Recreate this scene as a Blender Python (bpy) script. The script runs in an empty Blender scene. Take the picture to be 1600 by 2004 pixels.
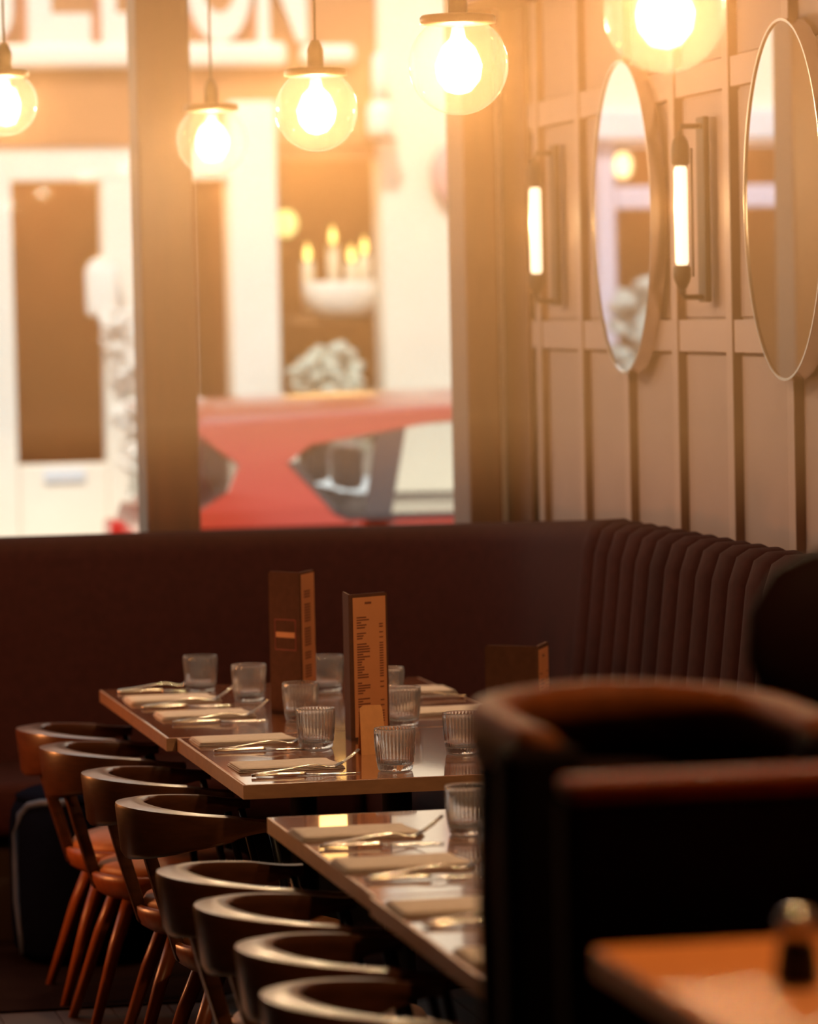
import bpy, bmesh, math, random
from mathutils import Vector, Matrix, Euler
random.seed(7)
S = bpy.context.scene
COL = S.collection
PI = math.pi

# ------------------------------------------------------------------ camera
cam_d = bpy.data.cameras.new('camera')
cam = bpy.data.objects.new('camera', cam_d); COL.objects.link(cam)
Rm = Matrix(((0.97916, 0.03087, -0.20074), (-0.20201, 0.04599, -0.97830), (-0.02097, 0.99846, 0.05127)))
cx_ = Vector(Rm.col[0]).normalized()
cz_ = Vector(Rm.col[2]); cz_ = (cz_ - cx_ * cz_.dot(cx_)).normalized()
cy_ = cz_.cross(cx_)
M4 = Matrix((cx_, cy_, cz_)).transposed().to_4x4()
M4.translation = (0, 0, 1.72)
cam.matrix_world = M4
cam_d.sensor_fit = 'VERTICAL'
cam_d.sensor_height = 36.0
cam_d.lens = 7700.0 / 2004.0 * 36.0
cam_d.clip_start = 0.05; cam_d.clip_end = 200
cam_d.dof.use_dof = True
cam_d.dof.focus_distance = 8.35
cam_d.dof.aperture_fstop = 2.9
S.camera = cam

# ------------------------------------------------------------------ world, sun, lights, exposure
W = bpy.data.worlds.new('world'); S.world = W
W.use_nodes = True
bg = W.node_tree.nodes['Background']
bg.inputs[0].default_value = (1.0, 0.93, 0.84, 1)
bg.inputs[1].default_value = 1.15

sun_d = bpy.data.lights.new('sun', 'SUN'); sun_d.energy = 3.9; sun_d.angle = 0.02
sun_d.color = (1.0, 0.90, 0.74)
sun = bpy.data.objects.new('sun', sun_d); COL.objects.link(sun)
sun.rotation_euler = Vector((0.35, 1.0, -1.15)).to_track_quat('-Z', 'Y').to_euler()

WARM = (1.0, 0.66, 0.38)
def point(name, loc, power, color=WARM, radius=0.03, parent=None):
    d = bpy.data.lights.new(name, 'POINT'); d.energy = power; d.color = color; d.shadow_soft_size = radius
    o = bpy.data.objects.new(name, d); COL.objects.link(o); o.location = loc
    if parent: o.parent = parent
    return o
PENDANT_W = 43.0
# the rest of the pendant row and the wall lamps of the room, all outside the frame
point('pendant_light', (1.38, 4.25, 2.50), 82.0, (1.0, 0.55, 0.22))
point('floor_lamp_light', (0.10, 9.75, 0.80), 44.0, (1.0, 0.33, 0.09), 0.10)

S.view_settings.view_transform = 'Standard'
S.view_settings.look = 'None'
S.view_settings.gamma = 1.0
S.view_settings.use_curve_mapping = False
S.view_settings.exposure = 0.0
S.cycles.use_denoising = True
S.cycles.max_bounces = 12
S.cycles.transparent_max_bounces = 16
S.cycles.transmission_bounces = 10
S.cycles.volume_bounces = 0
S.cycles.sample_clamp_indirect = 6.0
S.cycles.caustics_reflective = False
S.cycles.caustics_refractive = False

# ------------------------------------------------------------------ materials
MATS = {}
def mat(name, color=(0.5, 0.5, 0.5), rough=0.5, metal=0.0, noise=0.0, nscale=20.0, stretch=(1, 1, 1), bump=0.0,
        color2=None, coat=0.0, sheen=0.0, emit=None, estr=0.0, spec=0.5, trans=0.0, ior=1.45):
    if name in MATS: return MATS[name]
    m = bpy.data.materials.new(name); m.use_nodes = True
    nt = m.node_tree; b = nt.nodes['Principled BSDF']
    b.inputs['Base Color'].default_value = (*color, 1)
    b.inputs['Roughness'].default_value = rough
    b.inputs['Metallic'].default_value = metal
    b.inputs['Specular IOR Level'].default_value = spec
    b.inputs['Coat Weight'].default_value = coat
    b.inputs['Coat Roughness'].default_value = 0.15
    b.inputs['Sheen Weight'].default_value = sheen
    b.inputs['Transmission Weight'].default_value = trans
    b.inputs['IOR'].default_value = ior
    if emit:
        b.inputs['Emission Color'].default_value = (*emit, 1)
        b.inputs['Emission Strength'].default_value = estr
    if noise > 0 or bump > 0:
        tc = nt.nodes.new('ShaderNodeTexCoord'); mp = nt.nodes.new('ShaderNodeMapping')
        mp.inputs['Scale'].default_value = stretch
        nz = nt.nodes.new('ShaderNodeTexNoise'); nz.inputs['Scale'].default_value = nscale; nz.inputs['Detail'].default_value = 6
        nt.links.new(tc.outputs['Object'], mp.inputs['Vector']); nt.links.new(mp.outputs['Vector'], nz.inputs['Vector'])
        if noise > 0:
            c2 = color2 or tuple(c * (1 - noise) for c in color)
            rp = nt.nodes.new('ShaderNodeValToRGB')
            rp.color_ramp.elements[0].position = 0.3; rp.color_ramp.elements[1].position = 0.7
            rp.color_ramp.elements[0].color = (*c2, 1); rp.color_ramp.elements[1].color = (*color, 1)
            nt.links.new(nz.outputs['Fac'], rp.inputs['Fac']); nt.links.new(rp.outputs['Color'], b.inputs['Base Color'])
        if bump > 0:
            bp = nt.nodes.new('ShaderNodeBump'); bp.inputs['Strength'].default_value = bump; bp.inputs['Distance'].default_value = 0.01
            nt.links.new(nz.outputs['Fac'], bp.inputs['Height']); nt.links.new(bp.outputs['Normal'], b.inputs['Normal'])
    MATS[name] = m; return m

def thin_glass(name, tint=(1, 1, 1), edge=0.5, base=0.04, glow=0.0, glowcol=(1, 0.9, 0.75)):
    """clear thin glass: see-through face on, mirror-like towards grazing; dust = translucent share added so that lamp glass glows"""
    m = bpy.data.materials.new(name); m.use_nodes = True; nt = m.node_tree
    nt.nodes.remove(nt.nodes['Principled BSDF']); out = nt.nodes['Material Output']
    t = nt.nodes.new('ShaderNodeBsdfTransparent'); t.inputs[0].default_value = (*tint, 1)
    g = nt.nodes.new('ShaderNodeBsdfGlossy'); g.inputs['Roughness'].default_value = 0.01
    lw = nt.nodes.new('ShaderNodeLayerWeight'); lw.inputs['Blend'].default_value = 0.5
    pw = nt.nodes.new('ShaderNodeMath'); pw.operation = 'POWER'; pw.inputs[1].default_value = 4.0
    ma = nt.nodes.new('ShaderNodeMath'); ma.operation = 'MULTIPLY_ADD'; ma.inputs[1].default_value = edge; ma.inputs[2].default_value = base
    mx = nt.nodes.new('ShaderNodeMixShader')
    nt.links.new(lw.outputs['Facing'], pw.inputs[0]); nt.links.new(pw.outputs[0], ma.inputs[0]); nt.links.new(ma.outputs[0], mx.inputs[0])
    nt.links.new(t.outputs[0], mx.inputs[1]); nt.links.new(g.outputs[0], mx.inputs[2])
    last = mx
    if glow > 0:
        tl = nt.nodes.new('ShaderNodeBsdfTranslucent'); tl.inputs[0].default_value = (*glowcol, 1)  # added scatter makes the whole globe glow around its bulb
        m2 = nt.nodes.new('ShaderNodeMixShader'); m2.inputs[0].default_value = glow
        nt.links.new(mx.outputs[0], m2.inputs[1]); nt.links.new(tl.outputs[0], m2.inputs[2]); last = m2
    nt.links.new(last.outputs[0], out.inputs[0]); MATS[name] = m; return m

m_wall = mat('painted_panelling', (0.265, 0.190, 0.186), 0.65, noise=0.10, nscale=5, bump=0.03)
m_wallrail = mat('painted_batten', (0.305, 0.218, 0.210), 0.6, noise=0.08, nscale=7, bump=0.03)
m_darkwood = mat('dark_window_wood', (0.085, 0.025, 0.010), 0.45, noise=0.35, nscale=6, stretch=(9, 9, 1), bump=0.08)
m_daylitedge = mat('daylit_edge_tone', (0.66, 0.56, 0.60), 0.45, noise=0.08, nscale=6)
m_wallshade = mat('batten_side_shade', (0.11, 0.045, 0.022), 0.6, noise=0.2, nscale=12)  # shade of batten sides and rail undersides put into the colour
m_floordark = mat('dark_floor_tone', (0.012, 0.006, 0.006), 0.95, noise=0.3, nscale=60, bump=0.1, spec=0.02)
m_ceiling = mat('ceiling_paint', (0.16, 0.10, 0.07), 0.8, noise=0.1, nscale=4)
m_floor = mat('floor_boards', (0.040, 0.018, 0.010), 0.45, noise=0.4, nscale=5, stretch=(8, 1, 1), bump=0.05)
m_table = mat('table_wood', (0.25, 0.082, 0.029), 0.16, noise=0.35, nscale=6, stretch=(14, 1, 4), coat=1.0)
m_table.node_tree.nodes['Principled BSDF'].inputs['Coat Roughness'].default_value = 0.05
m_tedge = mat('table_edge', (0.30, 0.15, 0.075), 0.4, noise=0.25, nscale=10, stretch=(2, 2, 6), bump=0.03)
m_iron = mat('black_iron', (0.012, 0.011, 0.011), 0.45, metal=0.6, noise=0.2, nscale=30)
m_chair = mat('walnut_bentwood', (0.085, 0.028, 0.012), 0.30, noise=0.4, nscale=9, stretch=(2, 2, 9), bump=0.03, coat=0.3)
m_leg = mat('walnut_leg', (0.30, 0.080, 0.024), 0.35, noise=0.3, nscale=9, stretch=(8, 8, 1), bump=0.03)
m_pad = mat('tan_leather', (0.42, 0.16, 0.06), 0.5, noise=0.2, nscale=60, bump=0.08)
m_velvet = mat('aubergine_velvet', (0.030, 0.0085, 0.0080), 0.85, noise=0.25, nscale=40, bump=0.05, spec=0.09)
m_bluevelvet = mat('blue_velvet', (0.0025, 0.0035, 0.012), 0.9, noise=0.2, nscale=50, bump=0.05, spec=0.02)
m_edgehighlight = mat('blue_edge_highlight', (0.045, 0.065, 0.14), 0.5, noise=0.1, nscale=50)
m_plinth = mat('banquette_plinth', (0.02, 0.013, 0.012), 0.6, noise=0.2, nscale=12)
m_brass = mat('mirror_metal', (0.75, 0.66, 0.58), 0.22, metal=1.0, noise=0.08, nscale=40)
m_mirror = mat('mirror_silver', (0.95, 0.93, 0.92), 0.015, metal=1.0)
m_black = mat('black_metal', (0.012, 0.008, 0.006), 0.55, metal=0.4, noise=0.2, nscale=40)
m_bronze = mat('aged_bronze', (0.12, 0.075, 0.035), 0.4, metal=0.7, noise=0.3, nscale=40)
m_bulb = mat('glowing_bulb', (1, 0.9, 0.7), 0.4, emit=(1.0, 0.80, 0.50), estr=14.0)
m_tube = mat('glowing_tube', (1, 0.9, 0.7), 0.4, emit=(1.0, 0.72, 0.42), estr=2.2)
m_globe = thin_glass('globe_glass', (1.0, 0.98, 0.93), 0.6, 0.04, 0.007, (1, 0.98, 0.95))
m_bulbglass = thin_glass('bulb_glass', (1.0, 0.96, 0.90), 0.2, 0.03, 0.05)
m_pane = thin_glass('window_glass', (0.99, 0.99, 0.98), 0.1, 0.0006)
m_cglass = thin_glass('car_glass', (0.95, 0.97, 0.97), 0.4, 0.03)
m_rglass = thin_glass('car_rear_glass', (0.70, 0.80, 0.82), 0.55, 0.40)
m_glass = mat('tumbler_glass', (1, 1, 1), 0.03, trans=1.0, ior=1.47)
_nt = m_glass.node_tree; _df = _nt.nodes.new('ShaderNodeBsdfTranslucent'); _df.inputs[0].default_value = (0.95, 0.92, 0.88, 1)
_mx = _nt.nodes.new('ShaderNodeMixShader'); _mx.inputs[0].default_value = 0.08
_nt.links.new(_nt.nodes['Principled BSDF'].outputs[0], _mx.inputs[1]); _nt.links.new(_df.outputs[0], _mx.inputs[2])
_nt.links.new(_mx.outputs[0], _nt.nodes['Material Output'].inputs[0])
m_napkin = mat('napkin_linen', (0.52, 0.44, 0.39), 0.85, noise=0.12, nscale=70, bump=0.15)
m_steel = mat('cutlery_steel', (0.72, 0.68, 0.64), 0.16, metal=1.0, noise=0.05, nscale=80)
m_cover = mat('menu_cover', (0.090, 0.038, 0.022), 0.7, spec=0.1, noise=0.2, nscale=60, bump=0.05)
m_page = mat('menu_page', (0.50, 0.205, 0.080), 0.55, noise=0.10, nscale=14)
m_ink = mat('menu_ink', (0.15, 0.045, 0.018), 0.7, noise=0.05, nscale=50)
m_red = mat('menu_red', (0.20, 0.02, 0.015), 0.6, noise=0.05, nscale=50)
m_card = mat('kraft_card', (0.55, 0.25, 0.085), 0.7, noise=0.15, nscale=50, bump=0.05)
m_cream = mat('cream_render', (0.80, 0.72, 0.60), 0.8, noise=0.06, nscale=3, bump=0.03)
m_frame = mat('cream_shop_paint', (0.82, 0.76, 0.68), 0.5, noise=0.05, nscale=4)
m_lav = mat('lavender_shop_paint', (0.56, 0.52, 0.66), 0.5, noise=0.05, nscale=4)
m_band = mat('pale_blue_band', (0.62, 0.66, 0.74), 0.6, noise=0.05, nscale=4)
m_fascia = mat('terracotta_fascia', (0.42, 0.17, 0.075), 0.6, noise=0.15, nscale=3)
m_letter = mat('cream_sign_letter', (0.86, 0.78, 0.68), 0.5, noise=0.04, nscale=6)
m_letteredge = mat('red_letter_edge', (0.60, 0.22, 0.15), 0.5, noise=0.05, nscale=6)
m_shopdark = mat('shop_interior', (0.14, 0.045, 0.016), 0.8, noise=0.5, nscale=2.0)
m_shopwarm = mat('shop_interior_warm', (0.26, 0.11, 0.04), 0.8, noise=0.4, nscale=2.5)
m_flower = mat('white_blossom', (0.82, 0.76, 0.70), 0.8, noise=0.10, nscale=20)
m_pinkflower = mat('pink_blossom', (0.70, 0.42, 0.40), 0.8, noise=0.2, nscale=20)
m_green = mat('grey_green_leaf', (0.30, 0.34, 0.27), 0.7, noise=0.3, nscale=20)
m_wax = mat('candle_wax', (0.85, 0.76, 0.62), 0.5, noise=0.05, nscale=10)
m_flame = mat('flame', (1, 0.7, 0.3), 0.5, emit=(1.0, 0.62, 0.16), estr=4.0)
m_greenlamp = mat('yellow_green_lamp', (0.8, 0.8, 0.4), 0.5, emit=(0.95, 0.85, 0.28), estr=1.2)
m_amber = mat('amber_lamp', (1, 0.7, 0.3), 0.5, emit=(1.0, 0.72, 0.34), estr=3.0)
m_disc = mat('lilac_disc_paint', (0.48, 0.30, 0.32), 0.5, noise=0.06, nscale=6)
m_carred = mat('red_car_paint', (0.36, 0.022, 0.009), 0.25, noise=0.05, nscale=2, coat=1.0)
m_carblack = mat('car_black_trim', (0.03, 0.022, 0.03), 0.35, noise=0.1, nscale=20)
m_carseat = mat('car_seat', (0.05, 0.035, 0.035), 0.7, noise=0.2, nscale=20)
m_tyre = mat('tyre_rubber', (0.02, 0.02, 0.02), 0.8, noise=0.2, nscale=30)
m_lamp_red = mat('tail_lamp_red', (0.5, 0.02, 0.02), 0.15, noise=0.05, nscale=30)
m_road = mat('asphalt', (0.16, 0.15, 0.14), 0.85, noise=0.25, nscale=30, bump=0.15)
m_paving = mat('paving', (0.42, 0.39, 0.35), 0.8, noise=0.2, nscale=12, bump=0.1)
m_fgwood = mat('bar_table_wood', (0.62, 0.22, 0.055), 0.42, noise=0.18, nscale=7, stretch=(1, 8, 1), bump=0.02)
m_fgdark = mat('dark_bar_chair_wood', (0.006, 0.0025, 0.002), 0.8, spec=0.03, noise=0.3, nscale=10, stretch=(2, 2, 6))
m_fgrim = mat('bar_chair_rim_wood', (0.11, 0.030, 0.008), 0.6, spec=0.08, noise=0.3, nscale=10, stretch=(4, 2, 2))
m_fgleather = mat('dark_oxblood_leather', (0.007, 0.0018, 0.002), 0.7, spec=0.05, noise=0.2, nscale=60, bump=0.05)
m_oxrail = mat('oxblood_piping', (0.12, 0.022, 0.007), 0.6, spec=0.05, noise=0.15, nscale=40)
m_chrome = mat('shaker_chrome', (0.55, 0.50, 0.50), 0.2, metal=1.0, noise=0.05, nscale=30)

# ------------------------------------------------------------------ mesh helpers
def link(name, me, m, parent=None, smooth=False):
    o = bpy.data.objects.new(name, me); COL.objects.link(o)
    if m is not None and not me.materials: me.materials.append(m)
    if smooth:
        for p in me.polygons: p.use_smooth = True
    if parent: o.parent = parent
    return o
def fin(name, bm, m, parent=None, smooth=False, loc=None):
    bmesh.ops.recalc_face_normals(bm, faces=bm.faces)
    me = bpy.data.meshes.new(name); bm.to_mesh(me); bm.free()
    o = link(name, me, m, parent, smooth)
    if loc: o.location = loc
    return o
def abox(bm, x0, x1, y0, y1, z0, z1, bev=0.0, seg=2):
    r = bmesh.ops.create_cube(bm, size=1.0)
    vs = r['verts']
    for v in vs:
        v.co = Vector(((x0 + x1) / 2 + v.co.x * (x1 - x0), (y0 + y1) / 2 + v.co.y * (y1 - y0), (z0 + z1) / 2 + v.co.z * (z1 - z0)))
    if bev > 0:
        es = list({e for v in vs for e in v.link_edges})
        bmesh.ops.bevel(bm, geom=es, offset=bev, segments=seg, profile=0.5, affect='EDGES')
def box(name, x0, x1, y0, y1, z0, z1, m, parent=None, bev=0.0, seg=2, smooth=False):
    bm = bmesh.new(); abox(bm, x0, x1, y0, y1, z0, z1, bev, seg)
    return fin(name, bm, m, parent, smooth)
def alathe(bm, prof, n=32, center=(0, 0, 0), flute=None, close=False):
    cx, cy, cz = center; rings = []
    for k, (r, z) in enumerate(prof):
        if r < 1e-6:
            rings.append([bm.verts.new((cx, cy, cz + z))])
        else:
            ring = []
            for i in range(n):
                a = 2 * PI * i / n
                rr = r + (flute(k, i) if flute else 0.0)
                ring.append(bm.verts.new((cx + rr * math.cos(a), cy + rr * math.sin(a), cz + z)))
            rings.append(ring)
    pairs = list(zip(rings[:-1], rings[1:]))
    if close: pairs.append((rings[-1], rings[0]))
    for a, b in pairs:
        if len(a) == 1 and len(b) == 1: continue
        for i in range(n):
            j = (i + 1) % n
            if len(a) == 1: bm.faces.new((a[0], b[i], b[j]))
            elif len(b) == 1: bm.faces.new((a[i], a[j], b[0]))
            else: bm.faces.new((a[i], a[j], b[j], b[i]))
def lathe(name, prof, m, parent=None, n=32, smooth=True, loc=None, flute=None, close=False):
    bm = bmesh.new(); alathe(bm, prof, n, (0, 0, 0), flute, close)
    return fin(name, bm, m, parent, smooth, loc)
def atube(bm, pts, rads, n=10):
    pts = [Vector(p) for p in pts]
    if not isinstance(rads, (list, tuple)): rads = [rads] * len(pts)
    rings = []
    up = Vector((0, 0, 1))
    for i, p in enumerate(pts):
        d = (pts[min(i + 1, len(pts) - 1)] - pts[max(i - 1, 0)]).normalized()
        ref = up if abs(d.dot(up)) < 0.95 else Vector((1, 0, 0))
        a = d.cross(ref).normalized(); b = d.cross(a).normalized()
        rings.append([bm.verts.new(p + (a * math.cos(2 * PI * k / n) + b * math.sin(2 * PI * k / n)) * rads[i]) for k in range(n)])
    for A, B in zip(rings[:-1], rings[1:]):
        for k in range(n):
            j = (k + 1) % n
            bm.faces.new((A[k], A[j], B[j], B[k]))
    bm.faces.new(rings[0]); bm.faces.new(rings[-1])
def tube(name, pts, rads, m, parent=None, n=10, smooth=True):
    bm = bmesh.new(); atube(bm, pts, rads, n); return fin(name, bm, m, parent, smooth)
def aloft(bm, rings, closed_ring=True, caps=True):
    R = [[bm.verts.new(p) for p in r] for r in rings]
    n = len(R[0])
    for A, B in zip(R[:-1], R[1:]):
        for k in range(n if closed_ring else n - 1):
            j = (k + 1) % n
            bm.faces.new((A[k], A[j], B[j], B[k]))
    if caps and closed_ring:
        bm.faces.new(R[0]); bm.faces.new(R[-1])
def prism(name, poly, axis, a, b, m, parent=None, bev=0.0, smooth=False):
    """poly: 2D points; axis 'x','y','z' extrusion from a to b"""
    def P(p, t):
        if axis == 'y': return (p[0], t, p[1])
        if axis == 'x': return (t, p[0], p[1])
        return (p[0], p[1], t)
    bm = bmesh.new()
    A = [bm.verts.new(P(p, a)) for p in poly]; B = [bm.verts.new(P(p, b)) for p in poly]
    bm.faces.new(A); bm.faces.new(B[::-1])
    n = len(poly)
    for i in range(n): bm.faces.new((A[i], A[(i + 1) % n], B[(i + 1) % n], B[i]))
    if bev > 0: bmesh.ops.bevel(bm, geom=list(bm.edges), offset=bev, segments=2, profile=0.5, affect='EDGES')
    return fin(name, bm, m, parent, smooth)
def subsurf(o, lv=1):
    md = o.modifiers.new('subsurf', 'SUBSURF'); md.levels = lv; md.render_levels = lv
    for p in o.data.polygons: p.use_smooth = True
def thing(name, label, cat, loc=(0, 0, 0), rz=0.0, group=None):
    o = bpy.data.objects.new(name, None); COL.objects.link(o); o.empty_display_size = 0.1
    o.location = loc; o.rotation_euler = (0, 0, rz)
    o['label'] = label; o['category'] = cat
    if group: o['group'] = group
    return o
def tag(o, label, cat, group=None):
    o['label'] = label; o['category'] = cat
    if group: o['group'] = group
    return o
def struct(o): o['kind'] = 'structure'; return o
def copy_tree(o, parent=None):
    c = o.copy(); COL.objects.link(c)
    if parent: c.parent = parent
    for ch in list(o.children): copy_tree(ch, c)
    return c

# ------------------------------------------------------------------ room shell
XW, YW = 2.70, 11.60            # right wall, window wall
XL, YB, ZC = -2.6, -1.6, 3.20
fl = struct(box('floor', XL, XW + 0.12, YB, YW + 0.1, -0.12, 0.0, m_floor))
k = 0
xx = -0.2
while xx < 2.7:                                     # boards of the strip of floor that shows by the stools
    b = box('floor_board', xx + 0.002, min(xx + 0.138, 2.69), 8.2, 10.6, -0.004, 0.004, m_floor, fl)
    xx += 0.14
box('dark_floor_strip', -0.2, 2.14, 9.66, 10.775, 0.0045, 0.010, m_floordark, fl)  # near-black strip added over the far boards to darken the floor
struct(box('ceiling', XL, XW + 0.12, YB, YW + 0.1, ZC, ZC + 0.15, m_ceiling))
struct(box('wall_left', XL - 0.12, XL, YB, YW + 0.1, -0.12, ZC, m_darkwood))
struct(box('wall_back', XL - 0.12, XW + 0.12, YB - 0.12, YB, -0.12, ZC, m_darkwood))
wf = struct(box('wall_front', XL, XW + 0.12, YW - 0.02, YW + 0.12, -0.12, 0.98, m_darkwood))

wr = struct(box('wall_right', XW + 0.012, XW + 0.12, YB, YW + 0.1, -0.12, ZC, m_wall))
bat = [11.124 - 0.492 * i for i in range(0, 20)]
ybs = [YW - 0.01] + bat
BW = 0.052                                          # batten face width
for i in range(len(bat)):
    y = bat[i]
    box('batten', XW - 0.0140, XW + 0.012, y, y + BW, 0.0, ZC, m_wallshade, wr, bev=0.001)
    box('batten_face', XW - 0.0165, XW - 0.0138, y + 0.001, y + BW, 0.0, ZC, m_wallrail, wr, bev=0.001)
rows = [(0.03, 1.598), (1.682, 2.238), (2.315, ZC - 0.02)]
for i in range(len(bat)):
    y1 = (YW - 0.002) if i == 0 else bat[i - 1]
    y0 = bat[i] + BW
    for (z0, z1) in rows:
        box('wall_panel', XW + 0.006, XW + 0.0125, y0 + 0.004, y1 - 0.004, z0 + 0.004, z1 - 0.004, m_wall, wr, bev=0.002)
    box('rail', XW - 0.009, XW + 0.012, y0 + 0.0005, y1 - 0.0005, 1.600, 1.680, m_wallshade, wr, bev=0.001)
    box('rail_face', XW - 0.0115, XW - 0.0088, y0 + 0.0005, y1 - 0.0005, 1.601, 1.680, m_wallrail, wr, bev=0.001)
    box('rail', XW - 0.009, XW + 0.012, y0 + 0.0005, y1 - 0.0005, 2.240, 2.313, m_wallshade, wr, bev=0.001)
    box('rail_face', XW - 0.0115, XW - 0.0088, y0 + 0.0005, y1 - 0.0005, 2.241, 2.313, m_wallrail, wr, bev=0.001)
bulk = struct(box('trim_1', 2.50, XW - 0.02, 10.63, 11.40, 2.600, ZC - 0.001, m_darkwood, bev=0.004))

# window: posts, mullion, panes
win = bpy.data.objects.new('window_1', None); COL.objects.link(win); win['kind'] = 'structure'
win.location = (1.6, YW, 0.98)
def wbox(name, x0, x1, y0, y1, z0, z1, m, bev=0.006):
    return box(name, x0 - 1.6, x1 - 1.6, y0 - YW, y1 - YW, z0 - 0.98, z1 - 0.98, m, win, bev)
wbox('mullion', 1.573, 1.732, 11.50, 11.70, 0.98, ZC, m_darkwood)
wbox('mullion', -0.55, -0.40, 11.50, 11.70, 0.98, ZC, m_darkwood)
wbox('post', 2.543, 2.645, 11.48, 11.72, 0.98, ZC, m_darkwood)
wbox('pale_strip', 2.645, 2.702, 11.57, 11.72, 0.98, ZC, m_daylitedge, 0.004)  # pale colour stands in for daylight on the frame edge
wbox('jamb', 2.676, 2.6875, 11.255, 11.565, 0.98, 2.62, m_darkwood, 0.003)
wbox('post', XL, XL + 0.1, 11.50, 11.70, 0.98, ZC, m_darkwood)
wbox('sill', XL + 0.1, 2.54, 11.50, 11.74, 0.98, 1.02, m_darkwood)
wbox('pane', 1.735, 2.540, 11.605, 11.611, 1.022, ZC - 0.01, m_pane, 0)
wbox('pane', -0.39, 1.570, 11.605, 11.611, 1.022, ZC - 0.01, m_pane, 0)
wbox('pane', XL + 0.102, -0.552, 11.605, 11.611, 1.022, ZC - 0.01, m_pane, 0)

# ------------------------------------------------------------------ corner banquette
bq = thing('corner_banquette', 'dark aubergine velvet corner banquette with channelled back under the window and panelled wall', 'banquette', (1.2, 11.3, 0))
def bq_path(s_from, s_to, n):
    """centre line of the back: along the window, round the corner, along the right wall; s in metres"""
    yb, xr, r = 11.35, 2.565, 0.85
    l1 = (xr - r) - (-2.5); l2 = r * PI / 2
    out = []
    for i in range(n):
        s = s_from + (s_to - s_from) * i / (n - 1)
        if s < l1: p = Vector((-2.5 + s, yb)); nrm = Vector((0, -1))
        elif s < l1 + l2:
            a = PI / 2 - (s - l1) / r
            p = Vector((xr - r + r * math.cos(a), yb - r + r * math.sin(a))); nrm = Vector((-math.cos(a), -math.sin(a)))
        else: p = Vector((xr, yb - r - (s - l1 - l2))); nrm = Vector((-1, 0))
        out.append((s, p, nrm))
    return out
L1 = (2.565 - 0.85) + 2.5; L2 = 0.85 * PI / 2
def top_z(s, p):
    t = min(max((11.30 - p.y) / 1.3, 0.0), 1.0) if p.x > 1.9 else 0.0
    return 1.090 + 0.070 * t
def back_ring(p, nrm, zt, th=0.13, lean=0.08, bulge=0.0, zb=0.40, side=0.0):
    """cross-section of the back, from the rear foot over the rounded top to the front foot"""
    prof = [(-th / 2, zb), (-th / 2, zt - 0.05), (-th / 2 + 0.015, zt - 0.015), (-0.02, zt), (0.02, zt - 0.002), (th / 2 - 0.015, zt - 0.02),
            (th / 2 + 0.005, zt - 0.07), (th / 2 + 0.03, zt - 0.30), (th / 2 + lean, zb)]
    out = []
    for i, (d, z) in enumerate(prof):
        if i >= 4: d = d + bulge
        out.append((p.x - 1.2 + nrm.x * d, p.y - 11.3 + nrm.y * d, z + (bulge * 0.5 if 2 <= i <= 5 else 0)))
    return out
S_FL = L1 + L2 + (11.35 - 0.85 - 9.90)                 # where the channels begin
bm = bmesh.new()
aloft(bm, [back_ring(p, nrm, top_z(s, p)) for s, p, nrm in bq_path(0, S_FL - 0.004, 70)])
o = fin('backrest', bm, m_velvet, bq, True)
o.data.set_sharp_from_angle(angle=math.radians(50))
cw = 0.135
for c in range(34):                                    # channels of the back along the right wall
    s0 = S_FL + c * cw
    bm = bmesh.new(); rings = []
    for i, (s, p, nrm) in enumerate(bq_path(s0 + 0.001, s0 + cw - 0.001, 9)):
        t = i / 8.0
        rings.append(back_ring(p, nrm, top_z(s, p), bulge=0.034 * math.sqrt(max(0.0, 1 - (2 * t - 1) ** 2)) - 0.012))
    aloft(bm, rings)
    fin('back_channel', bm, m_velvet, bq, True)
def seat_piece(name, x0, x1, y0, y1, z0, z1, m, bev):
    return box(name, x0 - 1.2, x1 - 1.2, y0 - 11.3, y1 - 11.3, z0, z1, m, bq, bev, 3, True)
seat_piece('seat_cushion', -2.5, 2.05, 10.68, 11.26, 0.30, 0.455, m_velvet, 0.035)
seat_piece('seat_cushion', 2.06, 2.48, 5.20, 11.25, 0.30, 0.455, m_velvet, 0.035)
seat_piece('plinth', -2.5, 2.10, 10.78, 11.40, 0.0, 0.30, m_plinth, 0.004)
seat_piece('plinth', 2.14, 2.62, 5.20, 11.40, 0.0, 0.30, m_plinth, 0.004)

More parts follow.
